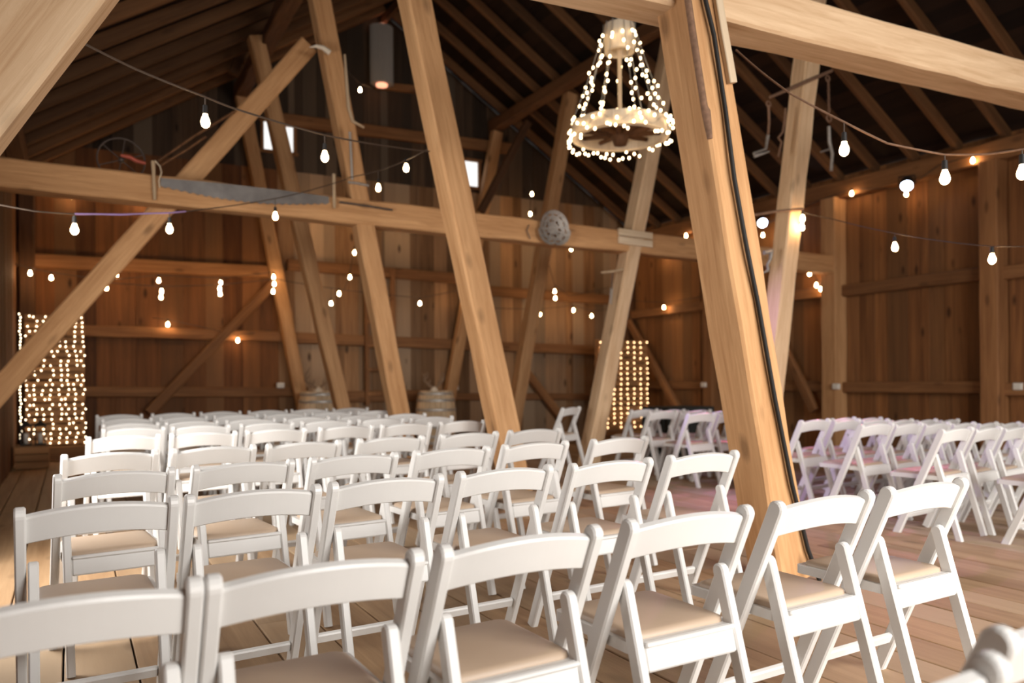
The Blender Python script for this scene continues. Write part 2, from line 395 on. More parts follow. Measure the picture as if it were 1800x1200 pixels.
for y, wd, mt in ((3.2, .24, 'girt'), (5.88, .24, 'girt'), (8.3, .27, 'timber'), (10.97, .24, 'girt')):
    trim((WR - .14, y, zfloor(WR)), (WR - .14, y, ZP - .18), wd, wd, mt, side=(0, 1, 0))

# ================================================================== TIMBER FRAME
def line_post(name, t, bm, Y, wx, wy, mat, ztop, label, group=None):
    """leaning post through two sighted points of its centre line in the plane of its bent, from floor to ztop"""
    a, b = at(*t, Y=Y), at(*bm, Y=Y); k = (a - b) / (a.z - b.z)
    f0 = b - k * (b.z - zfloor(b.x) + 0.0); f1 = b + k * (ztop - b.z)
    o = timber(name, f0, f1, wx, wy, mat, side=(1, 0, 0), wob=.006)
    tag(o, label, 'timber post', group); return f0, f1, k
P5 = line_post('leaning_post', (1207, 0), (1345, 850), 3.2, .24, .25, 'timber', 6.0, 'thick leaning timber post in the foreground with a black conduit on it')
P4 = line_post('leaning_post', (728, 0), (886, 760), 5.8, .2, .22, 'timber', 5.75, 'long leaning timber post in the picture centre crossing in front of the tie beam')
P3 = line_post('leaning_post', (590, 150), (700, 720), 8.3, .2, .2, 'timber', 5.6, 'leaning timber post with a scythe handle hung on it, right of the crosscut saw')
P2 = line_post('leaning_post', (497, 270), (600, 710), 10.97, .2, .2, 'timber', 5.7, 'leaning timber post behind the crosscut saw, left of the barrel with antlers')
P1 = line_post('leaning_post', (480, 450), (533, 720), 13.3, .2, .16, 'timber', 5.7, 'leaning timber post standing against the back wall left of the first barrel')
Q1 = line_post('leaning_post', (820, 530), (795, 670), 13.3, .2, .16, 'timber', 5.75, 'leaning timber post at the back wall behind the right-hand barrel')
Q2 = line_post('leaning_post', (1002, 170), (920, 640), 10.97, .2, .2, 'timber', 5.75, 'leaning timber post behind the cast iron seat, tilted to the right')
Q3 = line_post('leaning_post', (1137, 290), (1035, 810), 8.3, .2, .22, 'timber_pale', 5.75, 'leaning timber post under the chandelier with an auger hung on it')
Q4 = line_post('leaning_post', (1420, 85), (1363, 600), 5.8, .2, .2, 'timber_pale', 5.7, 'leaning timber post carrying the iron evener with hanging hooks')

a, b = at(0, 306, Y=8.3), at(1460, 466, Y=8.3); k = (b - a) / (b.x - a.x)
a2 = a + k * (WL + .0 - a.x)
tag(timber('tie_beam', a2, b + k * .0, .27, .22, 'timber', side=(0, 0, 1), wob=.008), 'long horizontal timber tie beam crossing the barn with a crosscut saw hung on it', 'beam')
a, b = at(1320, 31, Y=3.3), at(1800, 152, Y=3.3); k = (b - a) / (b.x - a.x)
tag(timber('tie_beam', a + k * (WL + .1 - a.x), a + k * (WR - .3 - a.x), .24, .26, 'timber_pale', side=(0, 0, 1), wob=.007), 'pale heavy timber tie beam overhead at the top right', 'beam')
a, b = at(0, 685, Y=8.5), at(540, 82, Y=8.5); k = (b - a) / (b.x - a.x)
tag(timber('diagonal_brace', a + k * (WL - .0 - a.x), b, .2, .16, 'timber', side=(0, 0, 1)), 'long diagonal timber brace rising from the left wall to the post with the scythe handle', 'brace')
a, b = at(0, 128, Y=3.2), at(100, 0, Y=3.2); k = (b - a) / (b.x - a.x)
tag(timber('diagonal_brace', a + k * (WL + .1 - a.x), a + k * (2.1 - a.x), .27, .2, 'timber_pale', side=(0, 0, 1), wob=.008), 'pale thick diagonal brace close to the camera at the top left', 'brace')
def brace(p, q, Y=None, X=None, wd=.15, label='', mat='girt', th=.1):
    kw = dict(Y=Y) if Y is not None else dict(X=X)
    return tag(timber('diagonal_brace', at(*p, **kw), at(*q, **kw), wd, th, mat, side=(0, 0, 1)), label, 'brace')
brace((262, 725), (480, 500), Y=YB - .2, label='diagonal brace on the back wall between the left light panel and the first barrel')
brace((915, 640), (990, 738), Y=YB - .2, label='diagonal brace low on the back wall right of the centre post')
brace((1105, 565), (1195, 722), X=WR - .2, label='diagonal brace on the right wall beside the right light panel')
brace((1372, 600), (1432, 722), X=WR - .2, label='diagonal brace on the right wall under red light, behind the foreground post')
brace((845, 372), (928, 215), Y=12.2, label='thin dark brace from the back post up to the right purlin', mat='old_timber', wd=.13)
brace((410, 130), (465, -25), Y=12.4, label='dark brace high in the left roof behind the long diagonal brace', mat='old_timber', wd=.14)

# purlins on the post tops, ridge, rafters
for x0, x1, lab in ((P4[1].x, P1[1].x, 'dark purlin beam under the left roof slope'), (Q4[1].x, Q1[1].x, 'purlin beam under the right roof slope on top of the leaning posts')):
    xm = (x0 + x1) / 2
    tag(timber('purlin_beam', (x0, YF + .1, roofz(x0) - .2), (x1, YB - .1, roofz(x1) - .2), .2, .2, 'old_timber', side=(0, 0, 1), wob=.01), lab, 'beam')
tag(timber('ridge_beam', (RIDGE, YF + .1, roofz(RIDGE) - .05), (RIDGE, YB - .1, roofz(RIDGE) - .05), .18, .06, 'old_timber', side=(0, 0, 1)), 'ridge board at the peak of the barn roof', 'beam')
y = YB - 0.35; i = 0
while y > -1.8:
    for sgn in (-1, 1):
        xe = RIDGE + sgn * (WR - RIDGE - .02)
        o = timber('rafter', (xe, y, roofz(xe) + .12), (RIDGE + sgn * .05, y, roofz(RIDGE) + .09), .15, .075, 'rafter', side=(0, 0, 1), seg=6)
        if sgn > 0: tag(o, 'brown rafter of the right roof slope above the plank wall', 'rafter', 'rafters of the right roof slope')
        else: tag(o, 'dark rafter of the left roof slope above the long tie beam', 'rafter', 'rafters of the left roof slope')
    y -= 0.62

# ================================================================== CHAIRS
def slab(mb, p0, p1, wx, wd, rnd_end=True, mat=None):
    """flat bar from p0 to p1 in a side plane (constant x): wx across, wd in the plane, rounded upper end"""
    p0, p1 = Vector(p0), Vector(p1); z = (p1 - p0).normalized(); x = Vector((1, 0, 0)); y = z.cross(x)
    Ln = (p1 - p0).length; h = wd / 2; out = [(-h, 0), (h, 0)]
    if rnd_end: out += [(h * math.cos(a), Ln - h + h * math.sin(a)) for a in [PI * i / 8 for i in range(9)]]
    else: out += [(h, Ln), (-h, Ln)]
    # two layered prisms give softly chamfered long edges
    b = 0.005; k = len(out)
    def P(o, xx, sc): 
        r_ = []
        for (u, v) in o:
            uu = u * sc; vv = v if v <= Ln - h else (Ln - h) + (v - Ln + h) * sc
            r_.append(p0 + y * uu + z * vv + x * xx)
        return r_
    sc = 1 - 2 * b / wd; vs = P(out, -wx / 2, sc) + P(out, -wx / 2 + b, 1) + P(out, wx / 2 - b, 1) + P(out, wx / 2, sc)
    fs = [tuple(range(k)), tuple(range(4 * k - 1, 3 * k - 1, -1))]
    for r_ in range(3):
        for i in range(k): fs.append((r_ * k + (i + 1) % k, r_ * k + i, (r_ + 1) * k + i, (r_ + 1) * k + (i + 1) % k))
    mb.add(vs, fs)
    return mb
CH = {}
def chair_parts():
    foot, top = (0.17, 0.0), (-0.17, 0.775)
    def my(z): return foot[0] + (top[0] - foot[0]) * z / top[1]
    for s in (-1, 1):
        CH.setdefault('front_leg', []).append(slab(MB(), (s * .209, foot[0], 0), (s * .209, top[0], .775), .031, .05))
        CH.setdefault('rear_leg', []).append(slab(MB(), (s * .176, -.262, 0), (s * .176, my(.60) + .004, .60), .03, .043))
        CH.setdefault('bolt', []).append(MB().lathe([(.0001, .004), (.006, .003), (.0075, 0)], (s * .176, my(.575) - .03, .572), 8, Matrix.Rotation(PI / 2 + .25, 3, 'X')))
    # backrest: board bowed to the rear, arched top and bottom edges
    mb = MB(); nx, hw = 14, .195; rows = []
    up = Vector((0, -.34, .775)).normalized(); nrm = Vector((0, -up.z, up.y))
    for i in range(nx + 1):
        u = -1 + 2 * i / nx; xx = u * hw; arch = .034 * (1 - u * u); bow = .02 * (1 - u * u)
        e0 = Vector((xx, my(.664), .664)) + up * (arch * .9); e1 = Vector((xx, my(.748), .748)) + up * arch
        o = nrm * bow; t = nrm * .011; ch = up * .005
        rows.append([e0 + o - t, e0 + o + t * .6 - ch * 0, e0 + o + t + ch, e1 + o + t - ch, e1 + o + t * .5, e1 + o - t])
    vs = [p for r_ in rows for p in r_]
    fs = [(i * 6 + j, (i + 1) * 6 + j, (i + 1) * 6 + (j + 1) % 6, i * 6 + (j + 1) % 6) for i in range(nx) for j in range(6)]
    fs += [(0, 1, 2, 3, 4, 5), tuple(nx * 6 + k for k in (5, 4, 3, 2, 1, 0))]
    mb.add(vs, fs); CH['backrest'] = [mb]
    # seat frame (rounded front corners) and pad
    def rrect(w, y0, y1, r):
        o = []
        for cx, cy, a0 in ((w - r, y0 + r, -90), (w - r, y1 - r, 0), (-w + r, y1 - r, 90), (-w + r, y0 + r, 180)):
            for a in range(0, 91, 30): o.append((cx + r * math.cos(math.radians(a0 + a)), cy + r * math.sin(math.radians(a0 + a))))
        return o
    mb = MB(); T = Matrix.Translation
    mb.prism(rrect(.189, -.135, .235, .02), .03, T((0, 0, .425))); CH['seat'] = [mb]
    mb = MB(); o0, o1, o2 = rrect(.172, -.12, .218, .03), rrect(.170, -.118, .216, .03), rrect(.155, -.103, .2, .025)
    k = len(o0); vs = [(x, y, .4401) for x, y in o0] + [(x, y, .452) for x, y in o1] + [(x, y, .459) for x, y in o2]
    fs = [tuple(range(2 * k, 3 * k))] + [(r_ * k + i, r_ * k + (i + 1) % k, (r_ + 1) * k + (i + 1) % k, (r_ + 1) * k + i) for r_ in range(2) for i in range(k)]
    mb.add(vs, fs, smooth=True); CH['seat_pad'] = [mb]
    CH['rear_rail'] = [MB().box((0, -.154, .405), (.322, .02, .078), Matrix.Rotation(-.25, 3, 'X'), bev=.005).box((0, -.152, .436), (.322, .03, .014), Matrix.Rotation(-.25, 3, 'X'), bev=.004)]
    CH['stretcher'] = [MB().box((0, my(.135), .135), (.388, .022, .04), Matrix.Rotation(.41, 3, 'X'), bev=.005)]
chair_parts()
CMESH = {}
def make_chair(loc, rz, label, group):
    root = empty('folding_chair', loc, label, 'folding chair', group, rz)
    seat = None
    for nm, mbs in CH.items():
        for i, mb in enumerate(mbs):
            key = (nm, i)
            if key not in CMESH:
                o = mb.build(nm, {'seat_pad': 'vinyl', 'bolt': 'screw'}.get(nm, 'resin')); CMESH[key] = o
            else:
                o = CMESH[key].copy(); COL.objects.link(o)
            o.parent = seat if nm == 'seat_pad' else root
            if nm == 'seat': seat = o
            if nm == 'seat_pad': o['label'] = 'tan vinyl seat pad'
    return root
ORD = ['', 'first', 'second', 'third', 'fourth', 'fifth', 'sixth', 'seventh', 'eighth', 'ninth', 'tenth']
def chair_at_backtop(x, y, rz, label, group):      # x, y: middle of the two post tops
    f = Vector((-math.sin(rz), math.cos(rz))) * 0.17
    return make_chair((x + f.x, y + f.y, zfloor(x)), rz, label, group)
LEFT = 'white folding chairs in the left block'
rows = {1: [((-10, 1062), (345, 1014)), ((365, 1010), (731, 970)), ((760, 962), (1046, 923)), ((1092, 919), (1312, 883)), ((1358, 883), (1545, 860)), ((1562, 857), (1706, 838))],
        2: [((38, 894), (318, 871)), ((327, 872), (563, 851)), ((572, 850), (769, 829)), ((792, 826), (966, 816)), ((1002, 816), (1155, 804)), ((1177, 801), (1308, 790))],
        3: [((102, 836), (307, 820)), ((340, 819), (516, 806)), ((540, 806), (696, 792)), ((721, 790), (860, 783)), ((873, 781), (1000, 773)), ((1042, 772), (1156, 766))],
        4: [((112, 799), (281, 790)), ((302, 788), (450, 781)), ((466, 781), (598, 773)), ((625, 770), (748, 765)), ((772, 764), (882, 757)), ((892, 756), (990, 751))],
        5: [((152, 767), (285, 763)), ((298, 762), (418, 757)), ((429, 756), (539, 751)), ((559, 750), (660, 746)), ((668, 746), (763, 742)), ((770, 741), (855, 737))]}
def mid(pr): return (at(*pr[0], Z=.775) + at(*pr[1], Z=.775)) / 2
for r_, lst in rows.items():
    pts = [mid(p) for p in lst]
    xs = np.array([p.x for p in pts]); ys = np.array([p.y for p in pts])
    if r_ == 1: A = np.polyfit(xs[1:], ys[1:], 1)
    else: A = np.polyfit(xs, ys, 1)
    B = np.polyfit(np.arange(6), xs, 1)
    for i in range(6):
        x = 0.75 * xs[i] + 0.25 * np.polyval(B, i) if not (r_ == 1 and i == 0) else 0.75 * xs[1] + 0.25 * np.polyval(B, 1) - .452; y = np.polyval(A, x) * .6 + ys[i] * .4 if not (r_ == 1 and i == 0) else np.polyval(A, x)
        rz = math.atan(A[0]) + random.uniform(-.02, .02)
        nm = 'front row' if r_ == 1 else ORD[r_] + ' row'
        make_l = 'white folding chair, %s from the left in the %s of the left block' % (ORD[i + 1], nm)
        chair_at_backtop(x, y, rz, make_l, LEFT)
for r_, (x0, y0, n_) in {6: (.42, 6.78, 6), 7: (.44, 7.5, 6), 8: (.46, 8.42, 6), 9: (.46, 9.35, 6)}.items():
    for i in range(n_):
        x = x0 + i * .505 + random.uniform(-.015, .015); y = y0 + i * .505 * .03 + random.uniform(-.02, .02)
        chair_at_backtop(x, y, .03 + random.uniform(-.03, .03), 'white folding chair, %s from the left in the %s row of the left block' % (ORD[i + 1], ORD[r_]), LEFT)
chair_at_backtop(0.86, 0.60, .06, 'white folding chair mostly out of the picture at the bottom right, left of its neighbour', 'near chairs cut off at the lower right')
chair_at_backtop(1.40, 0.68, .06, 'white folding chair mostly out of the picture at the bottom right corner', 'near chairs cut off at the lower right')
RIGHT = 'white folding chairs in the right block'
al = math.radians(8)
rr_ = [(5.52, 3.42, 4), (5.57, 4.1, 7), (5.67, 4.78, 6), (5.78, 5.22, 4), (5.85, 6.4, 3), (5.87, 7.05, 3), (6.05, 7.62, 3)]
make_chair((5.80, 2.98, zfloor(5.8)), .1, 'lavender lit white folding chair cut off by the right edge, nearest of its block', RIGHT)
for j, (x0, y0, n_) in enumerate(rr_):
    for i in range(n_):
        x = x0 + i * .5 * math.cos(al); y = y0 + i * .5 * math.sin(al)
        if any(abs(x - q.x) < .34 and abs(y + .17 - q.y) < .42 for q in (Q4[0], Q3[0])): continue
        chair_at_backtop(x, y, al + random.uniform(-.05, .05), 'white folding chair, %s from the aisle in the %s row of the right block' % (ORD[i + 1], ORD[j + 2]), RIGHT)
chair_at_backtop(5.33, 8.12, .5, 'white folding chair turned towards the aisle beside the leaning post under the chandelier', RIGHT)
# ================================================================== STRING LIGHTS
def bulb_glass(mat):
    prof = [(.0001, -.07), (.010, -.0685), (.0185, -.061), (.0232, -.049), (.0235, -.038), (.019, -.022), (.013, -.008), (.0115, 0)]
    return MB().lathe(prof, n=12)
BM = {}
def hang_bulb(parent, p, cable_z, near=False):
    """p: centre of the glass; hangs from the cable above it"""
    top = p.z + .036
    key = near
    if key not in BM:
        o = bulb_glass(near).build('bulb', 'bulb_near' if near else 'bulb'); BM[key] = o
        s_ = MB().tube([(0, 0, 0), (0, 0, .045)], [.0145, .012], 10).build('socket', 'black'); BM[(key, 's')] = s_
    else:
        o = BM[key].copy(); COL.objects.link(o); s_ = BM[(key, 's')].copy(); COL.objects.link(s_)
    o.location = (p.x, p.y, top); o.parent = parent; s_.parent = o
    if cable_z - top > .05:
        MB().tube([(0, 0, .04), (0, 0, cable_z - top)], .0035, 5).build('drop_wire', 'cable', o)
def string_light(label, pts, bulbs, near=False, r=.006, mat='cable'):
    """pts: (x, y, d) sighted cable points with distance d, or (x, y, plane dict); bulbs: (x, y) sighted glass centres"""
    def P(x, y, q): return q if isinstance(q, Vector) else at(x, y, **q) if isinstance(q, dict) else at(x, y, d=q)
    V = [P(*p) for p in pts]
    root = empty('string_light', V[0], label, 'string light')
    dense = []
    for i in range(len(V) - 1):
        n_ = 6; sag = .012 * (V[i + 1] - V[i]).length
        for k in range(n_):
            t = k / n_; q = V[i].lerp(V[i + 1], t); q.z -= sag * 4 * t * (1 - t) * .5; dense.append(q - V[0])
    dense.append(V[-1] - V[0])
    MB().tube(dense, r, 6).build('cable', mat, root)
    for x, y in bulbs:
        # cable point straight above the bulb
        j = 0
        for i in range(len(pts) - 1):
            if min(pts[i][0], pts[i + 1][0]) <= x <= max(pts[i][0], pts[i + 1][0]): j = i; break
        t = (x - pts[j][0]) / ((pts[j + 1][0] - pts[j][0]) or 1); t = min(1, max(0, t))
        d0, d1 = (V[j] - _C).dot(_F), (V[j + 1] - _C).dot(_F)
        s_ = (t / d1) / ((1 - t) / d0 + t / d1) if True else t
        c = V[j].lerp(V[j + 1], s_)
        # same distance along its sight line, hung under the cable
        dd = (c - _C).dot(_F); p = at(x, y, d=dd)
        hang_bulb(root, p - V[0], max(c.z, p.z + .06) - V[0].z, near)
    return root
BW = dict(Y=13.05); RW = dict(X=10.15); BG = dict(Y=13.34)
string_light('string light with two bulbs from the pale top left brace to the centre post', [(128, 66, 3.4), (240, 122, 3.75), (360, 170, 4.1), (410, 190, 4.3), (570, 237, 5.0), (690, 258, 5.8), (755, 266, 6.2)], [(361, 213), (571, 275)], True, .0055)
string_light('string light swagging from the foreground post to the right edge under the overhead beam', [(1294, 88, 4.4), (1340, 128, 4.2), (1390, 165, 4.05), (1485, 215, 3.9), (1560, 252, 3.85), (1661, 272, 3.8), (1740, 271, 3.7), (1812, 260, 3.6), (1900, 240, 3.5), (2600, 200, Vector((5.2, YF + .03, 4.0)))], [(1484, 262), (1661, 312), (1797, 303)], True, .0055, 'rust')
string_light('thin string light from the evener post to the right edge across the right wall', [(1409, 372, 8.1), (1460, 384, 7.3), (1573, 410, 6.4), (1660, 424, 5.8), (1744, 433, 5.4), (1840, 432, 5.0), (1900, 300, Vector((6.1, 3.18, 3.08)))], [(1411, 384), (1410, 399), (1573, 434), (1744, 455)], False, .004)
vs_ = string_light('partly violet string light in front of the long tie beam at the left', [(-90, 345, Vector((WL, 5.25, 2.2))), (-40, 352, 4.5), (60, 371, 4.7), (131, 376, 5.0), (212, 377, 5.3), (298, 374, 5.7), (330, 371, 5.9), (484, 349, 7.0), (560, 330, 7.7), (612, 314, 8.1)], [(131, 403), (298, 402), (484, 380)], True, .0045)
V = [at(x, y, d=q) for x, y, q in ((131, 376, 5.0), (212, 377, 5.3), (298, 374, 5.7), (326, 371.5, 5.87))]
o = MB().tube([V[0].lerp(V[-1], 0) - vs_.location] + [v - vs_.location for v in V[1:]], .0062, 6).build('violet_stretch', 'cable_violet', vs_); o['label'] = 'violet stretch of the cable'  # slightly thicker violet tube over this stretch of the cable
string_light('short string light with two bulbs between the scythe post and the centre post', [(612, 312, 8.1), (665, 300, 7.5), (713, 282, 6.9), (752, 262, 6.4)], [(665, 330), (714, 295)], True, .0045)
string_light('string light along the back wall above the left light panel', [(22, 462, BW), (53, 471, BW), (90, 478, BW), (187, 492, BW), (279, 483, BW), (388, 488, BW), (481, 478, BW)], [(53, 480), (90, 488), (205, 482), (279, 493), (388, 497), (481, 487)])
bw2 = dict(Y=12.6)
string_light('lower string light running from the left brace to the barrel with the dark antlers', [(175, 495, bw2), (285, 503, bw2), (386, 500, bw2), (482, 490, bw2), (596, 508, bw2), (738, 523, bw2), (813, 508, dict(Y=13.18))], [(187, 506), (284, 512), (283, 522), (386, 507), (387, 516), (482, 499), (480, 512), (582, 533), (596, 516), (738, 533), (813, 521)])
string_light('string light strung just under the tie beam along the upper back wall', [(500, 372, BW), (547, 376, BW), (608, 386, BW), (718, 393, BW), (860, 408, BW), (925, 412, BW), (1004, 430, BW), (1067, 429, BW), (1110, 432, dict(X=10.1)), (1157, 440, RW), (1206, 405, RW), (1300, 392, RW)], [(547, 385), (608, 394), (718, 401), (925, 420), (1004, 438), (1067, 437), (1157, 449), (1206, 414)])
string_light('string light hanging beside the scythe post in front of the boards', [(640, 395, bw2), (623, 434, bw2), (615, 478, bw2), (606, 508, bw2)], [(623, 444), (615, 487)])
string_light('string light on the back wall between the leaning posts right of the centre', [(850, 540, BW), (949, 543, BW), (1008, 536, BW), (1040, 546, BW), (1095, 540, BW), (1110, 528, dict(X=10.1)), (1167, 531, RW), (1240, 520, RW)], [(949, 552), (1008, 545), (1040, 555), (1167, 540)])
string_light('string light dropping from the tie beam under the cast iron seat', [(938, 420, bw2), (957, 438, bw2), (975, 500, bw2), (1000, 520, bw2), (1070, 505, bw2)], [(957, 447), (975, 512), (976, 524)])
string_light('string light with a cluster of bulbs at the right end of the tie beam', [(1400, 470, RW), (1423, 470, RW), (1436, 491, RW), (1444, 498, RW), (1454, 495, RW), (1470, 470, RW)], [(1423, 481), (1435, 501), (1443, 508), (1452, 506)])
string_light('string light fixed under the eave plate along the right wall', [(1320, 395, RW), (1341, 395, RW), (1440, 352, RW), (1497, 331, RW), (1594, 331, RW), (1650, 290, RW), (1710, 272, RW), (1780, 262, RW)], [(1341, 413), (1497, 340), (1593, 341), (1710, 282)])
string_light('string light high on the back wall in the upper left corner', [(20, 335, BG), (125, 336, BG), (245, 349, BG), (420, 352, BG)], [(125, 345), (245, 358)])
string_light('single bulb string high on the gable left of the corrugated lantern', [(606, 120, bw2), (633, 147, bw2), (655, 155, bw2)], [(633, 158)])
string_light('two bulb string hanging in the dark beside the post with the cast iron seat', [(930, 310, bw2), (935, 331, bw2), (932, 366, bw2), (936, 395, bw2)], [(935, 341), (932, 376)])
string_light('lowest string light on the back wall above the left chairs', [(268, 558, dict(Y=13.5)), (295, 561, BG), (418, 588, BG), (476, 580, dict(Y=13.5))], [(295, 570), (418, 598)])

# ================================================================== CHANDELIER
CX, CY = 4.62, 6.2
CZ = at(1090, 232, X=CX).z
c0 = at(1090, 232, d=7.75); CX, CY, CZ = c0.x, c0.y, c0.z
ch = empty('chandelier', (CX, CY, CZ - .12), 'rustic chandelier of a whitewashed wagon wheel hung with fairy lights from a pole', 'chandelier')
def cl(mb, name, mat): return mb.build(name, mat, ch)
RW_ = .47; zr = .12
cl(MB().lathe([(RW_ - .075, zr - .06), (RW_, zr - .06), (RW_ + .005, zr), (RW_, zr + .075), (RW_ - .07, zr + .075), (RW_ - .075, zr - .06)], n=48, smooth=False), 'wheel_rim', 'whitewash')
hz = zr
cl(MB().lathe([(.0001, zr - .14), (.06, zr - .13), (.085, zr - .06), (.09, zr + .03), (.06, zr + .1), (.0001, zr + .11)], n=20), 'hub', 'old_timber')
for k in range(10):
    a = 2 * PI * k / 10 + .2
    cl(MB().tube([(math.cos(a) * .07, math.sin(a) * .07, zr - .02), (math.cos(a) * .22, math.sin(a) * .22, zr - .012), (math.cos(a) * (RW_ - .06), math.sin(a) * (RW_ - .06), zr)], [.022, .027, .02], 8), 'spoke', 'old_timber')
ztop = at(1090, 68, d=7.75).z - (CZ - .12)
cl(MB().lathe([(.0001, ztop - .06), (.10, ztop - .06), (.10, ztop - .13), (.145, ztop - .135), (.15, ztop - .0), (.145, ztop + .13), (.1, ztop + .135), (.0001, ztop + .12)], n=28, smooth=False), 'upper_drum', 'whitewash')
cl(MB().tube([(0, 0, zr - .1), (0, 0, ztop + .2), (0, 0, roofz(CX) - (CZ - .12) + .05)], .021, 10), 'pole', 'pale_wood')
cl(MB().tube([(.0, 0, ztop + .35), (-.1, .02, ztop + .62), (-.16, 0, ztop + .8)], .004, 5), 'wire', 'galv')
strand_a = [2 * PI * k / 11 + .3 for k in range(11)]
MINI = {}
def mini(parent, p, mat, r=.0115):
    key = (mat, r)
    if key not in MINI: o = MB().ball((0, 0, 0), r, 8, 5, 1.25).build('bulb', mat); MINI[key] = o
    else: o = MINI[key].copy(); COL.objects.link(o)
    o.location = p; o.parent = parent
rn = random.Random(5)
fs = empty('fairy_lights', (CX, CY, CZ), 'fairy light strands slung from the chandelier drum down to its wheel', 'fairy lights')
fr = empty('fairy_lights', (CX, CY, CZ), 'fairy light string wound around the rim of the chandelier wheel', 'fairy lights')
wire = MB(); cnt = 0
for a in strand_a:
    a += rn.uniform(-.08, .08)
    p0 = Vector((math.cos(a) * .155, math.sin(a) * .155, ztop - .12 + .08)); p1 = Vector((math.cos(a) * (RW_ + .012), math.sin(a) * (RW_ + .012), .07))
    pts = []
    for i in range(11):
        t = i / 10; q = p0.lerp(p1, t); q.z -= .10 * 4 * t * (1 - t) * .5; pts.append(q)
    wire.tube([(math.cos(a) * .156, math.sin(a) * .156, ztop + .02)] + pts, .004, 5)
    for i in range(9):
        t = (i + rn.random()) / 9; q = pts[0].lerp(pts[-1], t); q.z -= .10 * 4 * t * (1 - t) * .5
        if cnt < 100: mini(fs, q + Vector((rn.uniform(-.022, .022), rn.uniform(-.022, .022), rn.uniform(-.01, .01))), 'fairy', .0125)
        cnt += 1
wire.build('wire', 'galv', fs)
wire = MB(); ring = []
for i in range(97):
    a = 2 * PI * i / 96; ring.append((math.cos(a) * (RW_ + .014), math.sin(a) * (RW_ + .014), .0 + .05 * math.sin(a * 9)))
wire.tube(ring, .003, 5).build('wire', 'galv', fr)
for i in range(84):
    a = 2 * PI * i / 84 + rn.uniform(-.03, .03); lo = rn.random() < .55
    rr = RW_ + .02 + rn.uniform(0, .025)
    mini(fr, (math.cos(a) * rr, math.sin(a) * rr, (rn.uniform(-.14, -.05) if lo else rn.uniform(-.02, .09))), 'fairy', .0125)

# ================================================================== LIT PALLET SCREENS
def pallet(x0, x1, y, z0, z1, nslat, label):
    r_ = empty('pallet', ((x0 + x1) / 2, y, z0), label, 'pallet'); w_ = x1 - x0; h = z1 - z0; p = h / nslat
    for i in range(nslat):
        MB().box((random.uniform(-.006, .006), 0, p * (i + .5)), (w_, .02, p * random.uniform(.66, .84)), bev=.003).build('slat', 'pallet', r_)
    for k in (-1, 0, 1): MB().box((k * (w_ / 2 - .03), .065, h / 2), (.045, .1, h), bev=.004).build('stringer', 'pallet', r_)
    for k in range(3): MB().box((0, .125, h * (.12 + .38 * k)), (w_, .018, .1), bev=.003).build('back_slat', 'pallet', r_)
    return r_
def lights_on(label, pos, mat, r=.012, origin=None):
    o = Vector(origin or pos[0]); root = empty('fairy_lights', o, label, 'fairy lights')
    for p in pos: mini(root, Vector(p) - o, mat, r)
    w_ = MB(); w_.tube([Vector(p) - o + Vector((0, .012, 0)) for p in pos], .0025, 4).build('wire', 'cable', root); return root
YP = 12.95
xa, xb = at(44, 690, Y=YP).x, at(149, 690, Y=YP).x
zb_, zt_ = at(95, 783, Y=YP - .0).z, at(95, 553, Y=YP).z
zb_ = max(zb_, .16)
zm_ = (zb_ + zt_) / 2
pallet(xa, xb, YP, zb_, zm_ - .004, 9, 'wooden pallet standing on the box, lower half of the lit screen at the left')
pallet(xa, xb, YP, zm_ + .004, zt_, 9, 'wooden pallet on top of the left lit screen')
o = MB().box((0, 0, zb_ / 2 - .004), (xb - xa + .1, .34, zb_ - .012), bev=.008).build('plinth_box', 'pallet', loc=((xa + xb) / 2, YP + .05, 0))
tag(o, 'low wooden box under the lit pallet screen at the left', 'box')
rn = random.Random(8); cols = np.linspace(xa + .03, xb - .02, 8)
def grid(x_cols, zlo, zhi, n_, y, jx=.03, jz=.007):
    out = []
    for i in range(n_):
        z = zhi - (zhi - zlo) * (i + .5) / n_; rr = list(x_cols) if i % 2 == 0 else list(reversed(x_cols))
        for x in rr:
            if rn.random() < .93: out.append((x + rn.uniform(-jx, jx), y, z + rn.uniform(-jz, jz)))
    return out
third = (zt_ - zb_) / 3
for k, nm in enumerate(('bottom', 'middle', 'top')):
    lights_on('fairy light string wound over the %s third of the left pallet screen' % nm, grid(cols, zb_ + third * k, zb_ + third * (k + 1), 9, YP - .028), 'fairy_left', .0078)
pos = [(xa - .055 + rn.uniform(-.01, .01), YP + .02, zb_ + .12 + (zt_ - zb_ - .12) * i / 36) for i in range(37)]
lights_on('single fairy light strand hanging down left of the left pallet screen', pos, 'fairy_left', .0078)
YP2 = 12.3
xa, xb = at(1052, 690, Y=YP2).x, at(1138, 690, Y=YP2).x; zt2 = at(1100, 597, Y=YP2).z; zm_ = .92
pallet(xa, xb, YP2, zfloor(xa) + .01, zm_ - .004, 9, 'wooden pallet standing on the floor, lower half of the lit screen at the right')
pallet(xa, xb, YP2, zm_ + .004, zt2, 8, 'wooden pallet on top of the right lit screen')
cols = np.linspace(xa + .03, xb - .02, 8)
lights_on('fairy light string on the upper half of the right pallet screen', grid(cols, zm_, zt2, 9, YP2 - .028, .01, .008), 'fairy_right', .0115)
lights_on('fairy light string on the lower half of the right pallet screen', grid(cols, .1, zm_, 9, YP2 - .028, .01, .008), 'fairy_right', .0115)

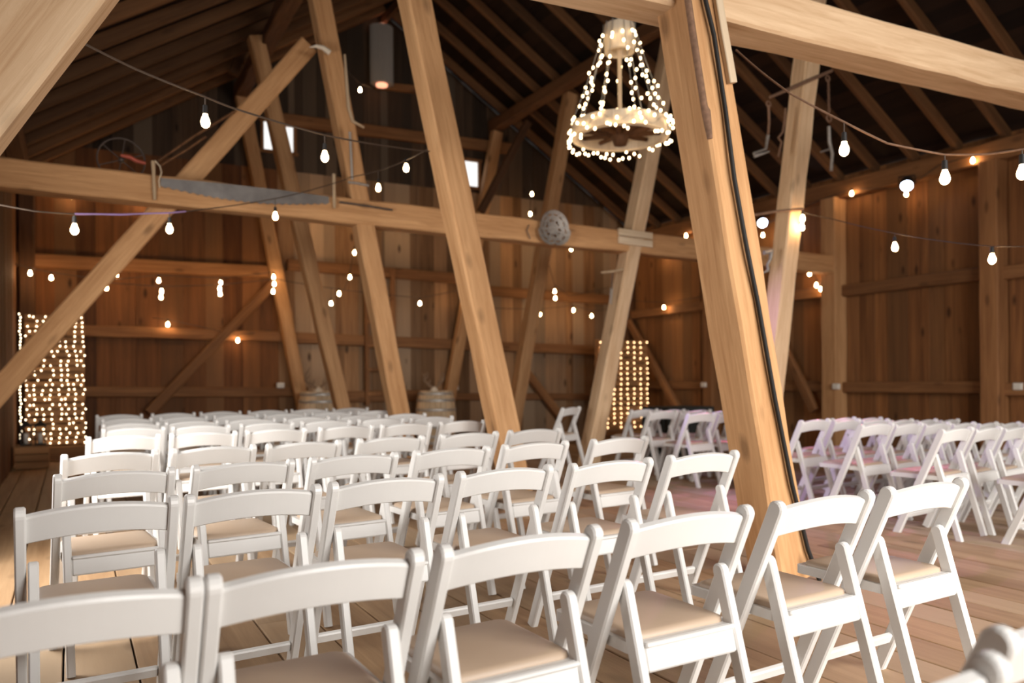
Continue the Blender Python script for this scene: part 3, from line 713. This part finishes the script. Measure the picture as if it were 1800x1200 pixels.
# ================================================================== BARRELS WITH ANTLERS
def barrel(x, y, label):
    r_ = empty('wine_barrel', (x, y, zfloor(x)), label, 'barrel'); H_ = .92
    prof = lambda z: .285 + .06 * (1 - ((z - H_ / 2) / (H_ / 2)) ** 2)
    mb = MB(); n_ = 22
    for k in range(n_):
        a0, a1 = 2 * PI * (k + .03) / n_, 2 * PI * (k + .97) / n_; rv = random.random(); vs = []
        for i in range(11):
            z = H_ * i / 10
            for a in (a0, (a0 + a1) / 2, a1): vs.append((prof(z) * math.cos(a), prof(z) * math.sin(a), z))
            for a in (a1, a0): vs.append(((prof(z) - .03) * math.cos(a), (prof(z) - .03) * math.sin(a), z))
        fs_ = [(i * 5 + j, i * 5 + (j + 1) % 5, (i + 1) * 5 + (j + 1) % 5, (i + 1) * 5 + j) for i in range(10) for j in range(5)]
        fs_ += [(4, 3, 2, 1, 0), (50, 51, 52, 53, 54)]; mb.add(vs, fs_, rv)
    mb.build('staves', 'oak', r_)
    for z in (.02, .13, .29, .58, .74, .855):
        MB().lathe([(prof(z) + .002, z), (prof(z) + .006, z + .003), (prof(z + .045) + .006, z + .042), (prof(z + .045) + .002, z + .045)], n=40).build('hoop', 'galv', r_)
    MB().lathe([(.0001, H_ - .03), (.27, H_ - .03), (.27, H_ - .05), (.0001, H_ - .05)], n=28, smooth=False).build('head', 'oak', r_)
    return r_
def antlers(x, y, z, label, spread=.17, h=.34, tilt=0.0):
    r_ = empty('antler_mount', (x, y, z), label, 'antlers', None, tilt)
    MB().lathe([(.0001, .0), (.07, .0), (.075, .03), (.05, .075), (.025, .1), (.0001, .105)], n=14).build('skull_cap', 'bone', r_)
    for s in (-1, 1):
        mb = MB()
        beam_ = [(s * .03, 0, .08), (s * .09, .02, .13), (s * spread, .02, .21), (s * (spread + .01), -.01, .29), (s * (spread - .05), -.05, h + .02)]
        mb.tube(beam_, [.024, .023, .021, .017, .005], 8)
        mb.tube([(s * .09, .02, .13), (s * .08, -.02, .19), (s * .085, -.03, .235)], [.017, .013, .004], 7)
        mb.tube([(s * spread, .02, .21), (s * (spread - .055), .0, .27), (s * (spread - .06), -.01, .32)], [.017, .013, .004], 7)
        mb.tube([(s * (spread + .01), -.01, .29), (s * (spread + .04), .01, .34)], [.009, .002], 7)
        mb.build('antler', 'antler', r_)
b1 = at(561, 690, Y=12.75); b2 = at(766, 690, Y=12.6)
barrel(b1.x, b1.y, 'wine barrel with a pale antler skull on top, left of the two'); barrel(b2.x, b2.y, 'wine barrel with dark antlers on top, right of the two')
antlers(b1.x - .02, b1.y - .02, zfloor(b1.x) + .892, 'spread antlers on a pale skull cap on the left barrel', .21, .40, .2)
antlers(b2.x - .04, b2.y - .02, zfloor(b2.x) + .892, 'dark curved antlers on the right barrel in front of the back post', .17, .33, -.1)

# ================================================================== TOOLS HUNG ON THE TIE BEAM AND POSTS
YT = 8.16
t0, t1 = at(282, 322, Y=YT), at(578, 353, Y=YT)
mt = frame_along(t0, t1, (0, 0, 1)); Ln = (t1 - t0).length
sw = empty('crosscut_saw', t0, 'long two man crosscut saw hung along the front of the tie beam', 'saw')
out = [(.05, 0), (.062, Ln * .3), (.06, Ln * .7), (.045, Ln)]
nt = 44; low = []
for i in range(nt, -1, -1):
    t = i / nt; b_ = -.02 - .085 * 4 * t * (1 - t) * (.6 + .8 * (1 - t) * t)
    low.append((b_ - (.016 if i % 2 else 0) * (0 if i % 8 == 0 else 1), Ln * t))
mb = MB().prism([(x_, y_) for x_, y_ in out] + low, .004, mt @ Matrix(((1, 0, 0, 0), (0, 0, 1, 0), (0, 1, 0, 0), (0, 0, 0, 1))))
o = mb.build('blade', 'saw'); o.parent = sw; o.matrix_parent_inverse = Matrix.Translation(-t0)
for p, q in (((269, 283), (272, 351)), ((587, 306), (588, 366))):
    a, b = at(*p, Y=YT - .01) - t0, at(*q, Y=YT - .01) - t0
    MB().tube([b, b.lerp(a, .3), b.lerp(a, .6), a], [.014, .018, .016, .02], 8).build('handle', 'oak', sw)
def rod(name, label, cat, pts, r, mat, n_=8, **pl):
    V = [at(x, y, **pl) for x, y in pts]; o_ = MB().tube([v - V[0] for v in V], r, n_).build(name, mat, loc=V[0]); return tag(o_, label, cat)
rod('iron_rod', 'thin dark iron rod on the tie beam right of the saw', 'rod', [(597, 355), (640, 361), (690, 369)], .011, 'iron', Y=8.15)
w0 = at(213, 281, Y=8.56); wr_ = empty('flywheel', w0, 'thin spoked iron wheel standing behind the tie beam at the left', 'wheel')
rw_ = 38 / FPX * (w0 - _C).dot(_F); A_ = Matrix.Rotation(PI / 2, 3, 'X')
MB().tube([(rw_ * math.cos(2 * PI * i / 40), 0, rw_ * math.sin(2 * PI * i / 40)) for i in range(41)], .008, 6).build('rim', 'iron', wr_)
MB().lathe([(.0001, -.04), (.025, -.04), (.025, .04), (.0001, .04)], axis=A_, n=12).build('hub', 'iron', wr_)
for k in range(6):
    a = PI * k / 3 + .35; MB().tube([(0, 0, 0), (rw_ * math.cos(a), 0, rw_ * math.sin(a))], .0055, 6).build('spoke', 'iron', wr_)
V = [at(x, y, Y=8.48) - w0 for x, y in ((212, 273), (228, 276), (240, 283), (256, 287))]
o = MB().tube(V, [.014, .022, .02, .016], 8).build('handle', plain('red_paint', (.45, .09, .05), .6, var=.3), wr_); o['label'] = 'red painted wooden handle'
rod('wooden_pole', 'upper of two thin wooden poles leaning from the saw handle to the brace', 'pole', [(278, 283), (340, 240), (412, 196)], .013, 'old_timber', Y=8.37)
rod('wooden_pole', 'lower of two thin wooden poles leaning from the saw handle to the brace', 'pole', [(282, 291), (330, 262), (362, 240)], .011, 'old_timber', Y=8.33)
rod('rope_loop', 'loop of rope beside the left saw handle', 'rope', [(272, 282), (281, 292), (284, 303), (279, 318), (281, 330)], .006, 'pale_wood', Y=8.15)
# cast iron implement seat
s0 = at(973, 400, Y=8.12); st = empty('cast_iron_seat', s0, 'grey cast iron tractor seat with pierced slots fixed on the tie beam', 'seat')
mb = MB(); hs_ = .2; ring_n = 36
def seat_pt(u, a):
    rr = hs_ * u * (1 + .12 * math.sin(a) ** 2 * (1 if math.sin(a) < 0 else .3)) * (1 + .16 * abs(math.cos(a)) ** .5 * (math.sin(a) < 0))
    if math.sin(a) < -.6: rr *= 1 - .13 * (1 - abs(math.cos(a)) / .8) * u
    return Vector((rr * math.cos(a), -.05 * u * u + .02, rr * math.sin(a)))
us = [0.001, .2, .34, .5, .56, .72, .8, .93, 1.0]
grid_ = [[seat_pt(u, 2 * PI * i / ring_n) for i in range(ring_n)] for u in us]
vs = [p for g in grid_ for p in g] + [p + Vector((0, .012, 0)) for g in grid_ for p in g]; off = len(us) * ring_n; fcs = []
for k in range(len(us) - 1):
    for i in range(ring_n):
        hole = (k in (2, 5)) and (i % 3 != 0) and not (k == 2 and i % 6 < 2)
        if hole: continue
        q = (k * ring_n + i, k * ring_n + (i + 1) % ring_n, (k + 1) * ring_n + (i + 1) % ring_n, (k + 1) * ring_n + i)
        fcs.append(q); fcs.append(tuple(off + j for j in reversed(q)))
k = len(us) - 1
for i in range(ring_n): a_ = k * ring_n + i; b_ = k * ring_n + (i + 1) % ring_n; fcs.append((a_, b_, off + b_, off + a_))
mb.add(vs, fcs, smooth=False).build('pan', 'grey_iron', st)
MB().lathe([(.0001, 0), (.02, 0), (.02, .1), (.0001, .1)], (0, .03, 0), 10, Matrix.Rotation(-PI / 2, 3, 'X')).build('stem', 'iron', st)
for dy, lab in ((412, 'upper'), (426, 'lower')):
    a, b = at(1087, dy - 5, Y=8.17), at(1146, dy + 3, Y=8.17)
    tag(timber('cleat_board', a, b, .085 if lab == 'upper' else .09, .03, 'pale_wood', side=(0, 0, 1), wob=.002, cham=.004), '%s of two grey boards nailed over the tie beam joint' % lab, 'board')
rod('iron_hook', 'small curved iron hook on the tie beam left of the cast iron seat', 'hook', [(930, 395), (926, 405), (929, 412), (932, 420)], .007, 'iron', Y=8.15)
# scythe handle and fittings on the post right of the saw
rod('scythe_handle', 'curved scythe handle hung upright on the leaning post', 'tool', [(606, 96), (609, 140), (613, 190), (620, 213), (640, 224)], [.012, .017, .02, .018, .012], 'oak', Y=8.185)
rod('iron_pipe', 'vertical grey pipe on the leaning post under the scythe handle', 'pipe', [(615, 232), (617, 270), (619, 316)], .014, 'galv', Y=8.19)
rod('iron_bracket', 'short flat iron bracket across the leaning post above the tie beam', 'bracket', [(612, 320), (628, 322), (648, 326)], .014, 'grey_iron', Y=8.19)
rod('cow_horn', 'pale horn hung high on the leaning post above the scythe handle', 'horn', [(544, 83), (556, 81), (568, 84), (580, 93)], [.003, .018, .026, .03], 'bone', Y=8.1)
# corrugated lantern at the gable peak
l0 = at(671, 148, Y=13.3); l1 = at(671, 48, Y=13.3); hh = l1.z - l0.z
ln = empty('wall_lantern', (l0.x, 13.3, l0.z), 'tall grey corrugated lantern glowing at its ends, high on the gable', 'lantern')
def corr(n_=48): return [((.2 + .008 * math.cos(a * 24)) * math.cos(a), (.17 + .008 * math.cos(a * 24)) * math.sin(a)) for a in [2 * PI * i / 144 for i in range(144)]]
MB().prism(corr(), hh, Matrix.Translation((0, 0, hh / 2))).build('shade', 'lantern_shade', ln)
for z in (-.035, hh + .0): MB().lathe([(.0001, 0), (.1, 0), (.1, .035), (.0001, .035)], (0, 0, z), 16).build('lamp_end', 'ember', ln)
# evener on the right post
YE = 5.68
ev = at(1350, 169, Y=YE); er = empty('evener_bar', ev, 'old iron evener bar with two rods of hooks on the right leaning post', 'farm tool')
def E_(x, y): return at(x, y, Y=YE) - ev
MB().tube([E_(1353, 171), E_(1398, 152), E_(1462, 124)], [.014, .022, .017], 8).build('bar', 'rust', er)
for pts in ([(1351, 176), (1351, 183)], [(1460, 126), (1455, 138)]):
    c = E_(*pts[1]); MB().tube([c + Vector((.03 * math.cos(a), 0, .03 * math.sin(a))) for a in [2 * PI * i / 14 for i in range(15)]], .007, 6).build('ring', 'rust', er)
MB().tube([E_(1351, 184), E_(1352, 215), E_(1350, 238)], .013, 8).build('rod', 'rust', er)
MB().tube([E_(1350, 238), E_(1346, 262), E_(1325, 270), E_(1326, 275), E_(1352, 266)], [.018, .013, .015, .016, .01], 8).build('hook', 'grey_iron', er)
mbc = MB()
for i in range(7):
    c = E_(1456 + i * .2, 142 + i * 8.6); ax = Vector((1, 0, 0)) if i % 2 else Vector((0, 1, 0))
    mbc.tube([c + ax * .011 * math.cos(a) + Vector((0, 0, .027 * math.sin(a))) for a in [2 * PI * k / 10 for k in range(11)]], .006, 5)
mbc.build('chain', 'rust', er)
c = E_(1457, 208); MB().tube([c + Vector((.035 * math.cos(a), 0, .035 * math.sin(a))) for a in [2 * PI * i / 14 for i in range(15)]], .009, 6).build('ring', 'rust', er)
MB().tube([E_(1457, 222), E_(1458, 250), E_(1463, 270), E_(1461, 300)], [.018, .02, .018, .017], 8).add([], []).tube([E_(1458, 262), E_(1443, 267)], [.012, .01], 6).build('hook', 'grey_iron', er)
rod('iron_hook', 'small twisted iron hook on the left side of the right leaning post', 'hook', [(1381, 190), (1379, 215), (1376, 232), (1368, 242), (1374, 250), (1368, 275)], [.01, .014, .013, .012, .013, .012], 'rust', Y=5.75)
rod('iron_bar', 'flat iron bar nailed across the right leaning post under the evener', 'bar', [(1319, 379), (1360, 372), (1411, 367)], .014, 'rust', Y=5.64)
rod('iron_clamp', 'grey iron clamp on the right leaning post at tie beam height', 'clamp', [(1343, 444), (1356, 441), (1354, 455), (1349, 465), (1350, 475), (1341, 480)], [.022, .028, .014, .014, .016, .008], 'grey_iron', Y=5.74)
# auger on the post under the chandelier
a0 = at(1077, 478, Y=8.175); ag = empty('hand_auger', a0, 'hand auger with a wooden cross handle hung on the leaning post', 'tool')
G_ = lambda x, y: at(x, y, Y=8.175) - a0
MB().tube([G_(1057, 479), G_(1076, 477), G_(1096, 473)], [.012, .016, .012], 8).build('handle', 'oak', ag)
MB().tube([G_(1077, 478), G_(1075, 508)], .008, 6).build('shank', 'iron', ag)
pA, pB = G_(1075, 506), G_(1073, 534)
MB().tube([pA.lerp(pB, i / 40) + Vector((.018 * math.cos(i * .95), .018 * math.sin(i * .95), 0)) for i in range(41)], .007, 5).build('spiral', 'galv', ag)
# conduit, boards, pole and pan on the foreground post
YC = 3.2 - .15
rod('conduit_pipe', 'black conduit pipe running down the foreground post to the floor', 'pipe', [(1236, -30), (1240, 0), (1255, 62), (1275, 193), (1291, 315), (1311, 427), (1332, 531), (1362, 700), (1392, 850), (1420, 965), (1442, 1024)], .0125, 'black', 10, Y=YC)
for i, (x, y) in enumerate(((1291, 315), (1364, 712), (1391, 846))):
    pass
rod('tool_pole', 'dark iron tipped tool pole hung down the face of the foreground post', 'pole', [(1205, -30), (1218, 60), (1238, 188), (1241, 196), (1248, 244)], [.018, .018, .018, .023, .014], 'rust', 8, Y=YC - .0)
a, b = at(1256, -35, Y=3.06), at(1287, 146, Y=3.06)
tag(timber('pale_board', a, b, .05, .03, 'pale_wood', side=(1, 0, 0), wob=.001, cham=.004), 'short pale board beside the conduit at the top of the foreground post', 'board')
p0 = at(1248, 72, Y=3.15)
o = MB().lathe([(.0001, .012), (.10, .012), (.12, .0), (.145, -.03), (.15, -.03), (.15, -.024), (.125, .006), (.10, .02), (.0001, .02)], n=40, axis=Matrix.Rotation(PI / 2, 3, 'X')).build('tin_pan', 'galv', loc=p0)
tag(o, 'round grey tin pan hung behind the foreground post at the top', 'pan')

# ================================================================== SMALL THINGS ALONG THE WALLS
ld = empty('wall_ladder', at(646, 702, Y=13.38), 'wooden ladder fixed upright to the back wall between two leaning posts', 'ladder')
o0 = ld.location.copy()
for x in (646, 692):
    b0 = at(x, 702, Y=13.38); MB().box(((b0 - o0).x, 0, 1.1), (.075, .06, 2.4), bev=.005).build('rail', 'girt', ld)
xc = ((at(692, 702, Y=13.38) - o0).x) / 2
for i in range(6): MB().box((xc, -.02, .1 + i * .42), (xc * 2, .03, .06), bev=.004).build('rung', 'girt', ld)
def small_box(name, label, cat, c, size, mat):
    return tag(MB().box((0, 0, 0), size, bev=.006).build(name, mat, loc=c), label, cat)
def outlet(x, y, label, s=(.12, .05, .09), **pl):
    c = at(x, y, **pl); r_ = empty('outlet_box', c, label, 'outlet'); sx = s if 'Y' in pl else (s[1], s[0], s[2])
    MB().box((0, 0, 0), sx, bev=.008).build('box', 'box_white', r_)
    d_ = (0, -sx[1] / 2 - .004, 0) if 'Y' in pl else (-sx[0] / 2 - .004, 0, 0)
    MB().box(d_, (sx[0] * .7, .008, sx[2] * .7) if 'Y' in pl else (.008, sx[1] * .7, sx[2] * .7), bev=.002).build('cover', 'box_white', r_)
outlet(493, 677, 'white outlet box on the back wall girt left of the left barrel', Y=13.36)
outlet(800, 681, 'white outlet box on the back wall girt right of the right barrel', Y=13.36)
outlet(1470, 679, 'white outlet box on the post at the right end of the tie beam', X=10.1)
outlet(1790, 679, 'white outlet box on the plank wall at the right picture edge', X=10.28)
outlet(1237, 676, 'white outlet box on the right wall behind the foreground post', X=10.12)
outlet(31, 632, 'white switch box on the dark corner post at the left edge', s=(.1, .05, .2), Y=13.38)
outlet(1371, 700, 'white box standing in for a bright door gap low on the right wall', s=(.1, .05, .32), X=10.3)  # bright door gap built as a white box, not an outlet
# LED spotlights
def par(x, y, X, aim, label):
    c = at(x, y, X=X); r_ = empty('led_spotlight', c, label, 'spotlight')
    q = (Vector(aim) - c).to_track_quat('Z', 'Y').to_matrix()
    MB().lathe([(.0001, -.14), (.06, -.14), (.085, -.08), (.088, .04), (.08, .04), (.08, .02), (.0001, .02)], axis=q, n=20).build('housing', 'black', r_)
    MB().lathe([(.0001, .025), (.076, .025)], axis=q, n=20).build('lens', 'led', r_)
    up = Vector((0, 0, 1)); sd = (q @ Vector((0, 0, 1))).cross(up).normalized()
    MB().tube([sd * .1, sd * .1 + up * .12, -sd * .1 + up * .12, -sd * .1], .01, 6).build('yoke', 'black', r_)
    return c, (Vector(aim) - c).normalized()
LA = par(1340, 391, 10.15, (6.2, 4.2, .3), 'lit blue white spotlight on the right wall beside the evener post')
LB = par(1594, 325, 10.12, (6.6, 4.6, .4), 'lit blue white spotlight under the eave plate of the right wall')
for (c, d_), aim, pw, col, an in ((LA, (6.2, 5.6, .5), 120, (.66, .52, 1.0), 60), (LB, (6.4, 4.4, .6), 90, (.66, .52, 1.0), 46), (LB, (4.9, 4.3, 0), 170, (1.0, .10, .18), 27), (LA, (4.2, 4.7, 0), 200, (1.0, .10, .18), 26), (LA, (2.2, 8.8, .8), 70, (.62, .42, 1.0), 50)):
    v = (Vector(aim) - c).normalized(); spot('stage_spot', c + v * .06, aim, pw, col, an)
spot('stage_spot', (3.7, 8.0, 2.7), (6.1, 4.3, .5), 520, (.62, .46, 1.0), 52)
# crate, lantern and candles in the left corner
cc = at(22, 826, Z=0); cc.x = max(cc.x, WL + .22); cr = empty('crate', (cc.x, cc.y + .15, 0), 'brown wooden crate on the floor at the left edge', 'crate')
for i in range(3): MB().box((0, -.16, .05 + i * .095), (.38, .018, .085), bev=.003).build('front_slat', 'pallet', cr)
for s in (-1, 1):
    for i in range(3): MB().box((s * .18, 0, .05 + i * .095), (.018, .3, .085), bev=.003).build('side_slat', 'pallet', cr)
for i in range(3): MB().box((0, .16, .05 + i * .095), (.38, .018, .085), bev=.003).build('back_slat', 'pallet', cr)
MB().box((0, 0, .289), (.4, .34, .016), bev=.004).build('lid', 'pallet', cr)
for k, (dx, lab) in enumerate(((-.07, 'left'), (.09, 'right'))):
    lx, ly = cc.x + dx, cc.y + .15; lt = empty('candle_lantern', (lx, ly, .298), '%s of two black candle lanterns standing on the brown crate' % lab, 'lantern')
    MB().box((0, 0, .01), (.13, .13, .02), bev=.003).build('base', 'black', lt)
    for sx in (-1, 1):
        for sy in (-1, 1): MB().box((sx * .056, sy * .056, .13), (.012, .012, .22)).build('corner_bar', 'black', lt)
    MB().lathe([(.1, .24), (.1, .25), (.03, .30), (.015, .32), (.0001, .32)], n=4, axis=Matrix.Rotation(PI / 4, 3, 'Z'), smooth=False).build('roof', 'black', lt)
    MB().tube([(.025 * math.cos(a), 0, .34 + .025 * math.sin(a)) for a in [2 * PI * i / 12 for i in range(13)]], .003, 5).build('ring', 'black', lt)
    o = MB().lathe([(.0001, 0), (.028, 0), (.028, .13), (.02, .133), (.0001, .125)], n=14).build('candle', 'candle', loc=(lx, ly, .319))
    tag(o, 'white pillar candle inside the %s black lantern on the crate' % lab, 'candle')
# low table under a black cloth behind the right block
t0, t1 = at(1150, 713, d=12.6), at(1236, 713, d=12.0); zt = t0.z; ctr = (t0 + t1) / 2; L2 = (t1 - t0).length
o = empty('draped_table', (ctr.x, ctr.y, zfloor(ctr.x)), 'low table under a black cloth behind the right block of chairs', 'table')
ht = zt - zfloor(ctr.x)
MB().box((0, 0, ht - .02), (L2, .6, .03), bev=.006).build('tabletop', 'velvet', o)
pr = []; nn = 96
for i in range(nn):
    s = i / nn * 4; k = int(s); u = s - k; hx, hy = L2 / 2 + .012, .312
    P4_ = [(-hx, -hy), (hx, -hy), (hx, hy), (-hx, hy)]; a, b = P4_[k], P4_[(k + 1) % 4]; w_ = .012 * math.sin(i * 1.3)
    pr.append((a[0] + (b[0] - a[0]) * u + (w_ if k % 2 else 0), a[1] + (b[1] - a[1]) * u + (0 if k % 2 else w_)))
vs = [(x_, y_, ht - .003) for x_, y_ in pr] + [(x_ * 1.03, y_ * 1.05, .02) for x_, y_ in pr]
MB().add(vs, [(i, (i + 1) % nn, nn + (i + 1) % nn, nn + i) for i in range(nn)] + [tuple(range(nn - 1, -1, -1))]).build('cloth', 'velvet', o)
